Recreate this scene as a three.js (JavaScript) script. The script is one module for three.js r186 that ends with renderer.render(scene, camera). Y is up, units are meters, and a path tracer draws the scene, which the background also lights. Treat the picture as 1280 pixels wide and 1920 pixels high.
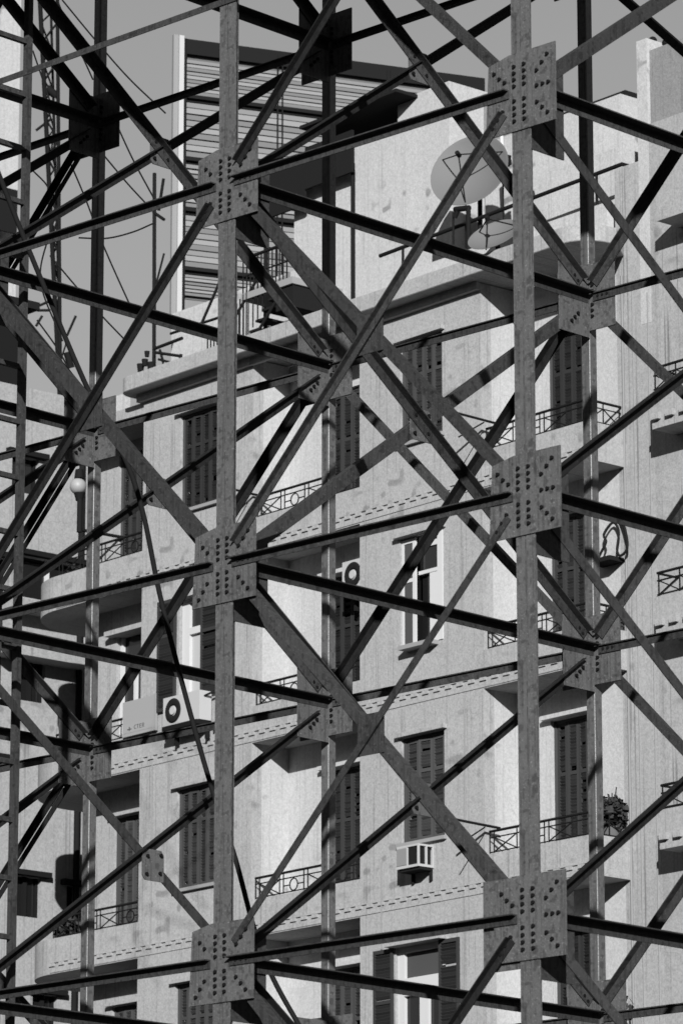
import * as THREE from 'three';
import { mergeGeometries } from 'three/addons/utils/BufferGeometryUtils.js';

// ---------------------------------------------------------------- camera, sky, sun, exposure
const scene = new THREE.Scene();
const camera = new THREE.PerspectiveCamera(13.234, 682 / 1024, 0.5, 3000);
const TILT = 0.2498, EYE = 1.6;
camera.position.set(0, EYE, 0);
camera.rotation.set(TILT, 0, 0);
camera.focus = 45; camera.userData.fStop = 6.3;

const PHI = THREE.MathUtils.degToRad(49.5);          // bearing of the apartment front
const YAW = 0.7689;                                   // bearing of the steel tower
const FX = new THREE.Vector3(Math.cos(PHI), 0, Math.sin(PHI));      // along the front, to the right
const FN = new THREE.Vector3(-Math.sin(PHI), 0, Math.cos(PHI));     // out of the front
const SUN = new THREE.Vector3().addScaledVector(FX, 1.1).addScaledVector(FN, 1).add(new THREE.Vector3(0, 0.52, 0)).normalize();

{ // clear late-afternoon sky on black-and-white stock: pale towards the horizon, darker overhead
  const w = 64, h = 128, d = new Float32Array(w * h * 4);
  for (let j = 0; j < h; j++) {
    const el = (j + 0.5) / h * Math.PI - Math.PI / 2;            // row 0 is straight down
    const up = Math.max(0, Math.sin(el));
    const v = el < 0 ? 0.04 : 0.05 + 0.325 * Math.exp(-up * up * 3.8);
    for (let i = 0; i < w; i++) { const o = (j * w + i) * 4; d[o] = d[o + 1] = d[o + 2] = v; d[o + 3] = 1; }
  }
  const t = new THREE.DataTexture(d, w, h, THREE.RGBAFormat, THREE.FloatType);
  t.mapping = THREE.EquirectangularReflectionMapping; t.magFilter = t.minFilter = THREE.LinearFilter; t.needsUpdate = true;
  scene.background = t; scene.environment = t;
}
const sun = new THREE.DirectionalLight(0xffffff, 5);
const AIM = new THREE.Vector3(0, 14, -50);
sun.position.copy(AIM).addScaledVector(SUN, 120); sun.target.position.copy(AIM);
sun.castShadow = true; sun.shadow.mapSize.set(4096, 4096); sun.shadow.radius = 1;
Object.assign(sun.shadow.camera, { left: -45, right: 45, top: 45, bottom: -45, near: 1, far: 320 });
scene.add(sun, sun.target);

const renderer = new THREE.WebGLRenderer({ antialias: true });
renderer.toneMapping = THREE.LinearToneMapping; renderer.toneMappingExposure = 1.35;
renderer.shadowMap.enabled = true;

// ---------------------------------------------------------------- survey helpers: sight line through a point of the picture, met with a real plane
const FPX = 8273.2, PLANE = -45.7337, S0 = -53.5473;
function sight(u, v) {
  const x = (u - 640) / FPX, y = (960 - v) / FPX, c = Math.cos(TILT), s = Math.sin(TILT);
  return new THREE.Vector3(x, c * y + s, s * y - c);
}
function onFront(u, v, d = 0) {                     // -> [s, y] in the plane d metres in front of the apartment front
  const r = sight(u, v), k = (PLANE + d) / r.dot(FN);
  return [r.dot(FX) * k - S0, r.y * k + EYE];
}
function onSide(u, v, s) {                          // -> [d, y] in the plane square to the front at station s
  const r = sight(u, v), k = (s + S0) / r.dot(FX);
  return [r.dot(FN) * k - PLANE, r.y * k + EYE];
}
function world(s, y, d) { return new THREE.Vector3().addScaledVector(FX, s + S0).addScaledVector(FN, d + PLANE).setY(y); }
function far(u, v, dist) { return sight(u, v).normalize().multiplyScalar(dist).add(new THREE.Vector3(0, EYE, 0)); }

// ---------------------------------------------------------------- random numbers, textures, materials
let seed = 7;
const rnd = () => { seed = (seed * 1664525 + 1013904223) >>> 0; return seed / 4294967296; };
function lattice(n, sd) { seed = sd; const a = new Float32Array(n * n); for (let i = 0; i < n * n; i++) a[i] = rnd(); return a; }
function noiseField(px, cells, sd, cy = cells) {    // tiling value noise
  const n = Math.max(cells, cy), a = lattice(n, sd), out = new Float32Array(px * px);
  for (let y = 0; y < px; y++) for (let x = 0; x < px; x++) {
    const fx = x / px * cells, fy = y / px * cy, x0 = Math.floor(fx), y0 = Math.floor(fy);
    let tx = fx - x0, ty = fy - y0; tx = tx * tx * (3 - 2 * tx); ty = ty * ty * (3 - 2 * ty);
    const x1 = (x0 + 1) % cells, y1 = (y0 + 1) % cy;
    out[y * px + x] = (a[y0 * n + x0] * (1 - tx) + a[y0 * n + x1] * tx) * (1 - ty) + (a[y1 * n + x0] * (1 - tx) + a[y1 * n + x1] * tx) * ty;
  }
  return out;
}
function tex(px, f, srgb) {
  const d = new Uint8Array(px * px * 4);
  for (let i = 0; i < px * px; i++) { const v = Math.max(0, Math.min(1, f(i, i % px, Math.floor(i / px)))); const q = srgb ? (v <= 0.0031 ? v * 12.92 : 1.055 * Math.pow(v, 1 / 2.4) - 0.055) : v; d[i * 4] = d[i * 4 + 1] = d[i * 4 + 2] = Math.round(q * 255); d[i * 4 + 3] = 255; }
  const t = new THREE.DataTexture(d, px, px); t.wrapS = t.wrapT = THREE.RepeatWrapping; t.magFilter = THREE.LinearFilter; t.minFilter = THREE.LinearMipmapLinearFilter; t.generateMipmaps = true;
  if (srgb) t.colorSpace = THREE.SRGBColorSpace; t.needsUpdate = true; return t;
}
const N4 = noiseField(1024, 4, 11), N9 = noiseField(1024, 9, 23), N40 = noiseField(1024, 40, 5), N150 = noiseField(1024, 150, 91), N400 = noiseField(1024, 400, 77);
const NV = noiseField(1024, 90, 37, 3), NV2 = noiseField(1024, 34, 67, 2);
const clamp01 = (v) => Math.max(0, Math.min(1, v));
const NS = noiseField(1024, 260, 53, 5), NS2 = noiseField(1024, 120, 41, 3);
function stucco(base, stain, streak, grain, cracks = 5, sd = 3) {   // rendered wall: run-down stains, patches, hair cracks, fine grain
  seed = sd * 7919; const ck = new Float32Array(1024 * 1024);
  for (let c = 0; c < cracks; c++) {
    let x = rnd() * 1024, y = rnd() * 1024, a = rnd() * 6.283; const n = 120 + rnd() * 260;
    for (let k = 0; k < n; k++) { a += (rnd() - 0.5) * 0.9; x += Math.cos(a) * 1.2; y += Math.sin(a) * 1.2; for (let q = 0; q < 2; q++) ck[((Math.floor(y) + 1024) % 1024) * 1024 + ((Math.floor(x) + q + 1024) % 1024)] = 0.2; }
  }
  const patches = []; for (let k = 0; k < 7; k++) patches.push([rnd() * 1024, rnd() * 1024, 40 + rnd() * 90, 30 + rnd() * 70, (rnd() - 0.55) * 0.14]);
  return tex(1024, (i, x, y) => {
    let v = base * (0.97 + 0.06 * (N4[i] - 0.5) + 0.05 * (N9[i] - 0.5));
    v *= 1 + grain * (0.5 * N150[i] + N400[i] - 0.75);
    const st = clamp01((NS[i] - 0.6) * 4) * clamp01((NS2[i] - 0.35) * 3), st2 = clamp01((NV2[i] - 0.6) * 3);
    v *= 1 - streak * st - streak * 0.5 * st2 * N4[i];
    for (const [px, py, w, h, t] of patches) if (Math.abs(x - px) < w + 8 * N40[i] && Math.abs(y - py) < h + 8 * N9[i]) v *= 1 + t;
    const b = clamp01((N40[i] - 0.74) * 7) * clamp01((N4[i] - 0.5) * 4);
    return v * (1 - stain * b) * (1 - ck[i]);
  }, true);
}
const bumpWall = tex(1024, (i) => 0.5 + 0.35 * (N400[i] - 0.5) + 0.3 * (N150[i] - 0.5));
const flat = (g) => new THREE.Color().setRGB(g, g, g);
function wallMat(map, size = 6) { const m = new THREE.MeshStandardMaterial({ map, bumpMap: bumpWall, bumpScale: 0.004, roughness: 0.95 }); m.userData = { size }; return m; }
function plain(g, rough = 0.8, extra = {}) { return new THREE.MeshPhysicalMaterial({ color: flat(g), roughness: rough, specularIntensity: g < 0.08 ? 0.15 : 0.8, ...extra }); }
const steelMap = (g) => tex(1024, (i) => g * (0.86 + 0.2 * N9[i] + 0.22 * (N150[i] - 0.5) + 0.3 * (N400[i] - 0.5)) * (1 - 0.35 * clamp01((N40[i] - 0.66) * 6)) * (1 - 0.3 * clamp01((NV[i] - 0.6) * 4)) + g * 0.9 * clamp01((N150[i] - 0.86) * 9), true);
const steelTex = steelMap(0.039), plateTex = steelMap(0.09), darkTex = steelMap(0.014);
const steelRough = tex(1024, (i) => 0.5 + 0.3 * N150[i]);
const M = {
  facade: wallMat(stucco(0.305, 0.35, 0.26, 0.32, 6, 3)),
  white: wallMat(stucco(0.4, 0.55, 0.16, 0.26, 4, 5)),
  streaked: wallMat(stucco(0.3, 0.4, 0.5, 0.3, 4, 8), 7),
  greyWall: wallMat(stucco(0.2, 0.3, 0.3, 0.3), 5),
  farWall: wallMat(stucco(0.28, 0.35, 0.3, 0.3, 5, 12), 8),
  towerWall: wallMat(stucco(0.2, 0.2, 0.18, 0.25, 2, 14), 9),
  steel: new THREE.MeshPhysicalMaterial({ map: steelTex, roughnessMap: steelRough, roughness: 0.9, bumpMap: bumpWall, bumpScale: 0.002, specularIntensity: 0.4 }),
  plate: new THREE.MeshPhysicalMaterial({ map: plateTex, roughnessMap: steelRough, roughness: 0.9, bumpMap: bumpWall, bumpScale: 0.002, specularIntensity: 0.4 }),
  black: new THREE.MeshPhysicalMaterial({ map: darkTex, roughness: 0.75, bumpMap: bumpWall, bumpScale: 0.002, specularIntensity: 0.3 }),
  heel: new THREE.MeshPhysicalMaterial({ map: plateTex, roughness: 0.4, bumpMap: bumpWall, bumpScale: 0.0015 }),
  bolt: plain(0.008, 0.8), iron: plain(0.01, 0.8), ironGrey: plain(0.06, 0.6),
  shutter: plain(0.034, 0.75), shutterGrey: plain(0.06, 0.8), trim: plain(0.48, 0.7), trimGrey: plain(0.24, 0.8),
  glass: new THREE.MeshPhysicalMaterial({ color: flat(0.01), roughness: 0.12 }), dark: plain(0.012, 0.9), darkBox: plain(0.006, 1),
  ac: plain(0.38, 0.6), acGrey: plain(0.2, 0.7), dish: plain(0.12, 0.7), cable: plain(0.012, 0.8), slat: plain(0.34, 0.8), slatBack: plain(0.1, 0.9),
  leaf: plain(0.04, 0.9, { side: THREE.DoubleSide }), pot: plain(0.09, 0.9), ground: plain(0.05, 0.95), globe: plain(0.27, 0.5), cloth: plain(0.26, 0.95),
};
M.steel.userData = { size: 1.2 }; M.heel.userData = { size: 1.2 }; M.plate.userData = { size: 1.2 }; M.black.userData = { size: 1.2 };

// ---------------------------------------------------------------- geometry helpers
function boxUV(g, size) {
  if (g.index) g = g.toNonIndexed();
  const p = g.attributes.position, uv = new Float32Array(p.count * 2), a = new THREE.Vector3(), b = new THREE.Vector3(), c = new THREE.Vector3(), n = new THREE.Vector3();
  for (let i = 0; i < p.count; i += 3) {
    a.fromBufferAttribute(p, i); b.fromBufferAttribute(p, i + 1); c.fromBufferAttribute(p, i + 2);
    n.copy(b).sub(a).cross(c.clone().sub(a));
    const ax = Math.abs(n.x), ay = Math.abs(n.y), az = Math.abs(n.z);
    [a, b, c].forEach((q, k) => {
      const [u, v] = ay > ax && ay > az ? [q.x, q.z] : ax > az ? [q.z + 2.7, q.y] : [q.x, q.y];
      uv[(i + k) * 2] = u / size; uv[(i + k) * 2 + 1] = v / size;
    });
  }
  g.setAttribute('uv', new THREE.BufferAttribute(uv, 2)); return g;
}
const names = {};
function numbered(n) { const k = names[n] = (names[n] ?? -1) + 1; return k ? `${n}_${String(k).padStart(3, '0')}` : n; }
function merged(list) {
  const gs = (Array.isArray(list) ? list : [list]).map((g) => g.index ? g.toNonIndexed() : g);
  gs.forEach((g) => { for (const k of Object.keys(g.attributes)) if (!['position', 'normal', 'uv'].includes(k)) g.deleteAttribute(k); });
  return gs.length === 1 ? gs[0] : mergeGeometries(gs);
}
function part(name, geos, mat, parent, label) {
  const g = boxUV(merged(geos), mat.userData.size ?? 1), m = new THREE.Mesh(g, mat);
  m.name = parent === scene ? numbered(name) : name; m.castShadow = m.receiveShadow = true; if (label) m.userData.label = label;
  parent.add(m); return m;
}
function tag(o, label, category, group) { o.userData.label = label; o.userData.category = category; if (group) o.userData.group = group; return o; }
function thing(name, label, category, group) { const o = new THREE.Group(); o.name = numbered(name); scene.add(o); return tag(o, label, category, group); }
function frontThing(name, label, category, s = 0, y = 0, d = 0, group) {   // a thing in the frame of the apartment front (x along it, z out of it)
  const o = thing(name, label, category, group); o.position.copy(world(s, y, d)); o.rotation.y = -PHI; return o;
}
function bx(x0, x1, y0, y1, z0, z1) { const g = new THREE.BoxGeometry(x1 - x0, y1 - y0, z1 - z0); g.translate((x0 + x1) / 2, (y0 + y1) / 2, (z0 + z1) / 2); return g; }
const V = (x, y, z) => new THREE.Vector3(x, y, z);
function bar(a, b, r, seg = 6) {                    // round bar from a to b
  const d = b.clone().sub(a), g = new THREE.CylinderGeometry(r, r, d.length(), seg);
  g.applyQuaternion(new THREE.Quaternion().setFromUnitVectors(V(0, 1, 0), d.clone().normalize())); g.translate((a.x + b.x) / 2, (a.y + b.y) / 2, (a.z + b.z) / 2); return g;
}
function tube(pts, r, seg = 40, rs = 6) { return new THREE.TubeGeometry(new THREE.CatmullRomCurve3(pts), seg, r, rs, false); }
function wallShape(x0, x1, y0, y1, holes, z0, z1) { // a wall with openings, z0..z1 thick
  const s = new THREE.Shape([new THREE.Vector2(x0, y0), new THREE.Vector2(x1, y0), new THREE.Vector2(x1, y1), new THREE.Vector2(x0, y1)]);
  for (const [a, b, c, d] of holes) s.holes.push(new THREE.Path([new THREE.Vector2(a, c), new THREE.Vector2(a, d), new THREE.Vector2(b, d), new THREE.Vector2(b, c)]));
  const g = new THREE.ExtrudeGeometry(s, { depth: z1 - z0, bevelEnabled: false }); g.translate(0, 0, z0); return g;
}

// ================================================================ GROUND
{
  const g = new THREE.PlaneGeometry(1600, 1600); g.rotateX(-Math.PI / 2);
  const m = new THREE.Mesh(g, M.ground); m.name = 'ground'; m.receiveShadow = true; m.userData = { kind: 'structure', label: 'grey street ground in front of the buildings' }; scene.add(m);
}

// ================================================================ APARTMENT BUILDING
const FLOORS = [22.12, 18.82, 15.54, 12.22], SLABS = [19.28, 16.04, 12.78, 9.5];
const BAY = [[-5.32, -2.30], [0.46, 3.43]], END_L = -7.95, END_R = 5.72, DEPTH = 0.8;
const apt = frontThing('apartment_building', 'pale rendered apartment block with shuttered windows and recessed balconies behind the steel tower', 'building');
{
  const TOP = 22.7;
  const winL = FLOORS.map((t, i) => [-4.29, -3.25, i === 1 ? 17.0 : t - 1.72, t]);
  winL[1][0] = -4.26;
  const winM = FLOORS.map((t, i) => i === 3 ? [1.32, 2.5, t - 2.6, t - 0.04] : [1.46, 2.5, i === 1 ? 17.0 : t - 1.71, t]);
  const wins = [winL, winM];
  BAY.forEach(([a, b], k) => {
    part('wall', wallShape(a, b, 0, TOP, wins[k], -0.22, 0), M.facade, apt);
    part('wall', bx(b - 0.2, b, 0, TOP, -DEPTH, -0.22), M.white, apt, 'white side wall of the recess');
    part('wall', bx(a, a + 0.2, 0, TOP, -DEPTH, -0.22), M.white, apt);
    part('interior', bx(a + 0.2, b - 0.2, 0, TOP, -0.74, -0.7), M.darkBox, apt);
  });
  const doorsR = [[-1.30, -0.2], [4.10, 5.16]], doorsL = [-7.05, -6.05];
  const recess = [[BAY[0][1], BAY[1][0]], [BAY[1][1], END_R]];
  recess.forEach(([a, b], k) => part('wall', wallShape(a, b, 0, TOP, FLOORS.map((t, i) => [doorsR[k][0], doorsR[k][1], SLABS[i] + 0.2, i === 0 ? t - 0.12 : t - 0.02]), -1.0, -DEPTH), M.white, apt, 'white back wall of the recess'));
  part('wall', wallShape(END_L, BAY[0][0], 0, 22.35, FLOORS.map((t, i) => i === 1 ? [-7.05, -6.2, 17.0, t - 0.05] : [doorsL[0], doorsL[1], SLABS[i] + 0.2, t - 0.02]), -1.0, -DEPTH), M.facade, apt);
  part('wall', [bx(END_L, END_L + 0.2, 0, 22.35, -14, -1.0), bx(END_L + 0.2, END_R, 0, 22.35, -14.2, -14), bx(END_R - 0.2, END_R, 0, 22.35, -14, -1.0)], M.facade, apt);
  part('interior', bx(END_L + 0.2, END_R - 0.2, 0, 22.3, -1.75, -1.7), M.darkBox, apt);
  part('roof', bx(END_L, END_R, 22.36, 22.7, -14, -1.0), M.greyWall, apt);
  // cornice
  const cs = new THREE.Shape(); const c0 = -5.62, c1 = 6.25, r = 0.34;
  cs.moveTo(c0 + r, 0.37); cs.lineTo(c1 - 0.5, 0.37); cs.quadraticCurveTo(c1, 0.3, c1, -0.3); cs.lineTo(c1 - 0.35, -0.79); cs.lineTo(c0, -0.79); cs.lineTo(c0, 0.37 - r); cs.quadraticCurveTo(c0, 0.37, c0 + r, 0.37);
  const cg = new THREE.ExtrudeGeometry(cs, { depth: 0.25, bevelEnabled: true, bevelSize: 0.012, bevelThickness: 0.012, bevelSegments: 1, curveSegments: 10 });
  cg.rotateX(-Math.PI / 2); cg.scale(1, 1, -1);
  { const p = cg.index ? cg : cg; const a = p.attributes.position; for (let i = 0; i < a.count; i += 3) { const t = [a.getX(i), a.getY(i), a.getZ(i)]; a.setXYZ(i, a.getX(i + 1), a.getY(i + 1), a.getZ(i + 1)); a.setXYZ(i + 1, ...t); } }
  cg.computeVertexNormals(); cg.translate(0, 22.73, 0);
  part('cornice', cg, M.facade, apt);
  part('cornice_moulding', [bx(BAY[0][0] - 0.1, BAY[0][1], 22.58, 22.715, 0.003, 0.09), bx(BAY[0][1], BAY[1][0], 22.58, 22.715, 0.003, 0.07), bx(BAY[1][0], BAY[1][1], 22.58, 22.715, 0.003, 0.09)], M.facade, apt);
  part('parapet', [bx(END_L, -5.0, 22.705, 23.25, -0.98, -0.82), bx(-5.0, 0.4, 22.99, 23.24, -0.5, -0.36), bx(0.4, 6.0, 22.99, 23.5, -0.5, -0.36)], M.white, apt);
  part('recess_ceiling', bx(END_L, BAY[0][0], 22.3, 22.6, -0.78, -0.04), M.facade, apt);
  // string courses with dentils, right across bays and balcony fronts
  const dent = boxUV(bx(-0.07, 0.07, -0.028, 0.028, 0, 0.026), 6), X0 = -8.02, X1 = 5.78;
  SLABS.forEach((y) => {
    part('string_course', bx(-7.78, X1 + 0.02, y + 0.186, y + 0.2, 0.003, 0.026), M.facade, apt);
    part('string_course', bx(-7.78, X1 + 0.01, y + 0.02, y + 0.04, 0.003, 0.014), M.facade, apt);
    for (let x = X0 + 0.3; x < X1; x += 0.272) { const m = new THREE.Mesh(dent, M.trimGrey === 0 ? M.facade : M.facade); m.name = 'dentil'; m.castShadow = m.receiveShadow = true; m.position.set(x, y + 0.155, 0.003); apt.add(m); }
  });
  // balconies: slab and solid apron, iron railing above
  const RC = 1.4, SC = -7.78, ZB = -3.6;
  const balc = [['left', SC - RC, BAY[0][0]], ['mid', BAY[0][1], BAY[1][0]], ['right', BAY[1][1], 5.86]];
  SLABS.forEach((y, f) => balc.forEach(([k, a, b]) => {
    const gs = [], sh = new THREE.Shape();
    const out = (inset) => {
      const s = new THREE.Shape(), A = a + inset, B = b - (k === 'right' ? inset : 0), Z = 0 - inset;
      if (k === 'left') { s.moveTo(A, ZB); s.lineTo(A, -RC); s.absarc(SC, -RC, RC - inset, Math.PI, Math.PI / 2, true); s.lineTo(B, Z); s.lineTo(B, -0.79); s.lineTo(END_L - 0.003, -0.79); s.lineTo(END_L - 0.003, ZB); } else { s.moveTo(A, -0.79); s.lineTo(A, Z); s.lineTo(B, Z); s.lineTo(B, -0.79); }
      s.closePath(); return s;
    };
    const ex = (s, y0, y1) => { const g = new THREE.ExtrudeGeometry(s, { depth: y1 - y0, bevelEnabled: false, curveSegments: 18 }); g.rotateX(Math.PI / 2); g.translate(0, y1, 0); return g; };
    gs.push(ex(out(0), y, y + 0.14));
    // apron walls
    const Hh = y + 0.62;
    if (k === 'left') {
      const s = new THREE.Shape(), A = a, Bq = b;
      s.moveTo(A, ZB); s.lineTo(A, -RC); s.absarc(SC, -RC, RC, Math.PI, Math.PI / 2, true); s.lineTo(Bq, 0); s.lineTo(Bq, -0.1); s.lineTo(SC, -0.1); s.absarc(SC, -RC, RC - 0.1, Math.PI / 2, Math.PI, false); s.lineTo(A + 0.1, ZB); s.closePath();
      gs.push(ex(s, y + 0.14, Hh));
    } else {
      gs.push(bx(a, b, y + 0.14, Hh, -0.1, 0));
      if (k === 'right') gs.push(bx(b - 0.1, b, y + 0.14, Hh, -0.79, -0.1));
    }
    const bal = part('balcony', gs, M.facade, apt);
    // railing
    const rl = [], A = k === 'left' ? SC : a + 0.06, B = b - 0.06, z = -0.05, t = Hh + 0.36, q = 0.011;
    rl.push(bar(V(A, t, z), V(B, t, z), 0.022), bar(V(A, t - 0.1, z), V(B, t - 0.1, z), q), bar(V(A, Hh + 0.03, z), V(B, Hh + 0.03, z), q));
    const seg = 0.62;
    for (let x = A, i = 0; x < B - 0.1; x += seg, i++) {
      const e = Math.min(x + seg, B);
      rl.push(bar(V(x, Hh, z), V(x, t, z), q), bar(V(x + 0.1, Hh, z), V(x + 0.1, t, z), q));
      if (e - x > 0.5) {
        if (i % 2) { const to = new THREE.TorusGeometry(0.1, 0.012, 5, 16); to.translate((x + 0.1 + e) / 2, Hh + 0.14, z); rl.push(to); rl.push(bar(V(x + 0.1, Hh + 0.14, z), V((x + e) / 2 - 0.05, Hh + 0.14, z), q), bar(V((x + e) / 2 + 0.15, Hh + 0.14, z), V(e, Hh + 0.14, z), q)); }
        else rl.push(bar(V(x + 0.1, Hh + 0.03, z), V(e, t - 0.1, z), q), bar(V(x + 0.1, t - 0.1, z), V(e, Hh + 0.03, z), q));
      }
    }
    rl.push(bar(V(B, Hh, z), V(B, t, z), q));
    if (k === 'right') { const x = B; rl.push(bar(V(x, t, z), V(x, t, -0.78), 0.022), bar(V(x, t - 0.1, z), V(x, t - 0.1, -0.78), q), bar(V(x, Hh + 0.03, z), V(x, Hh + 0.03, -0.78), q), bar(V(x, Hh, -0.4), V(x, t, -0.4), q), bar(V(x, Hh, -0.75), V(x, t, -0.75), q), bar(V(x, Hh + 0.03, -0.06), V(x, t - 0.1, -0.4), q), bar(V(x, t - 0.1, -0.4), V(x, Hh + 0.03, -0.75), q)); }
    part('railing', rl, M.iron, bal);
  }));
  // shutters
  const shutterTones = [0.026, 0.036, 0.05].map((g) => plain(g, 0.8)); let sv = 5; const vary = () => (sv = (sv * 16807) % 2147483647) / 2147483647;
  function leaf(w, h) {
    const gs = [bx(-w / 2, -w / 2 + 0.045, 0, h, -0.02, 0.02), bx(w / 2 - 0.045, w / 2, 0, h, -0.02, 0.02)];
    const rails = [0, h * 0.66, h - 0.06]; rails.forEach((y) => gs.push(bx(-w / 2 + 0.045, w / 2 - 0.045, y, y + 0.06, -0.018, 0.018)));
    for (let y = 0.1; y < h - 0.08; y += 0.05) { if (Math.abs(y - h * 0.66 - 0.03) < 0.05 || vary() < 0.05) continue; const s = bx(-w / 2 + 0.045, w / 2 - 0.045, -0.028, 0.028, -0.004, 0.004); s.rotateX(0.7 + (vary() - 0.5) * 0.3); s.rotateZ((vary() - 0.5) * (vary() < 0.08 ? 0.2 : 0.02)); s.translate(0, y, 0); gs.push(s); }
    return gs;
  }
  function shuttered(x0, x1, y0, y1, z, n, mat) {
    const win = new THREE.Group(); win.name = 'window'; apt.add(win);
    part('frame', [bx(x0 + 0.003, x0 + 0.05, y0 + 0.003, y1 - 0.003, z - 0.05, z + 0.03), bx(x1 - 0.05, x1 - 0.003, y0 + 0.003, y1 - 0.003, z - 0.05, z + 0.03), bx(x0 + 0.05, x1 - 0.05, y1 - 0.05, y1 - 0.003, z - 0.05, z + 0.03)], M.shutterGrey, win); mat = mat === M.shutter ? shutterTones[Math.floor(vary() * 3)] : mat;
    const w = (x1 - x0 - 0.1) / n;
    for (let i = 0; i < n; i++) { const m = part('shutter_leaf', leaf(w - 0.012, y1 - y0 - 0.06), mat, win); m.position.set(x0 + 0.05 + w * (i + 0.5), y0 + 0.005, z + (i % 2 ? 0.006 : 0)); m.rotation.y = (i % 2 ? 1 : -1) * (0.03 + 0.09 * vary()); m.rotation.z = (vary() - 0.5) * 0.012; m.position.y += vary() * 0.015; }
    return win;
  }
  function lintel(x0, x1, y, win, out = 0.09) { part('lintel', bx(x0 - 0.07, x1 + 0.07, y + 0.004, y + 0.07, 0.003, out), M.facade, win ?? apt); }
  for (const i of [0, 2, 3]) { const [a, b, y0, y1] = winL[i]; const w = shuttered(a, b, y0, y1, -0.09, 4, M.shutter); lintel(a, b, y1, w); part('sill', bx(a - 0.05, b + 0.05, y0 - 0.06, y0 - 0.003, 0.003, 0.07), M.trimGrey, w); }
  for (const i of [0, 2]) { const [a, b, y0, y1] = winM[i]; const w = shuttered(a, b, y0, y1, -0.09, i ? 3 : 4, i ? M.shutterGrey : M.shutter); lintel(a, b, y1, w); part('sill', bx(a - 0.05, b + 0.05, y0 - 0.06, y0 - 0.003, 0.003, 0.07), M.trimGrey, w); }
  for (const i of [0, 1, 2, 3]) for (const k of [0, 1]) { const [a, b] = doorsR[k], y0 = SLABS[i] + 0.2, y1 = i === 0 ? FLOORS[i] - 0.12 : FLOORS[i] - 0.02; const w = shuttered(a, b, y0, y1, -0.9, 4, M.shutter); if (i) part('lintel', bx(a - 0.1, b + 0.07, y1 + 0.004, y1 + 0.07, -0.797, -0.66), M.white, w); }
  for (const i of [0, 2, 3]) { const y0 = SLABS[i] + 0.2, y1 = FLOORS[i] - 0.02; const w = shuttered(doorsL[0], doorsL[1], y0, y1, -0.88, 4, i ? M.shutterGrey : M.shutter); if (i) part('lintel', bx(doorsL[0] - 0.08, doorsL[1] + 0.05, y1 + 0.004, y1 + 0.06, -0.797, -0.68), M.facade, w); }
  // open window with white folded shutters, middle bay
  {
    const [a, b, y0, y1] = winM[1], w = new THREE.Group(); w.name = 'window'; w.userData.label = 'open window with white shutters folded back'; apt.add(w);
    part('frame', [bx(b - 0.19, b - 0.12, y0, y1 - 0.003, -0.16, -0.04), bx(b - 0.1, b - 0.003, y0, y1 - 0.003, -0.12, 0.02), bx(a + 0.34, b - 0.19, y1 - 0.2, y1 - 0.003, -0.16, -0.1), bx(a + 0.34, b - 0.19, y1 - 0.64, y1 - 0.58, -0.16, -0.09)], M.trim, w);
    part('pane', bx(a + 0.34, b - 0.19, y1 - 0.58, y1 - 0.2, -0.14, -0.13), M.glass, w);
    part('pane', bx(a + 0.34, b - 0.19, y0, y1 - 0.64, -0.19, -0.18), M.glass, w);
    part('sash', bx(b - 0.44, b - 0.25, y0, y1 - 0.64, -0.15, -0.1), M.trim, w, 'white half-open sash');
    const h = y1 - y0 - 0.03, lf = part('shutter_leaf', [bx(0, 0.05, 0, h, 0, 0.035), bx(0.26, 0.33, 0, h, 0, 0.035), bx(0.05, 0.26, 0, 0.07, 0, 0.035), bx(0.05, 0.26, h * 0.6, h * 0.6 + 0.06, 0, 0.035), bx(0.05, 0.26, h - 0.07, h, 0, 0.035)], M.trim, w);
    part('panel', bx(0.05, 0.26, 0.07, h - 0.07, 0.008, 0.02), M.shutterGrey, lf); lf.position.set(a + 0.01, y0 + 0.005, -0.06);
    lintel(a, b, y1, w, 0.12); part('sill', bx(a + 0.16, b - 0.12, y0 - 0.07, y0 - 0.002, 0.003, 0.2), M.trimGrey, w);
  }
  // open window of the left bay: dark leaf on the left, white sash
  {
    const [a, b, y0, y1] = winL[1], w = new THREE.Group(); w.name = 'window'; w.userData.label = 'tall open window with dark shutter and white sash'; apt.add(w);
    part('frame', [bx(a + 0.003, a + 0.2, y0, y1 - 0.003, -0.16, -0.06), bx(a + 0.2, b - 0.5, y1 - 0.62, y1 - 0.5, -0.16, -0.06), bx(a + 0.2, b - 0.003, y1 - 0.06, y1 - 0.003, -0.16, -0.06)], M.trim, w);
    part('pane', bx(a + 0.2, b - 0.5, y1 - 0.5, y1 - 0.06, -0.13, -0.12), M.glass, w);
    part('pane', bx(a + 0.2, b - 0.5, y0, y1 - 0.62, -0.13, -0.12), M.ac, w, 'pale blind behind the glass');
    const l1 = part('shutter_leaf', leaf(0.5, y1 - y0 + 0.12), M.shutter, w); l1.position.set(a - 0.3, y0 - 0.06, 0.04);
    const l2 = part('shutter_leaf', leaf(0.46, y1 - y0 - 0.05), M.shutter, w); l2.position.set(b - 0.25, y0 + 0.005, -0.05);
    lintel(a, b, y1, w, 0.12);
  }
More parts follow.
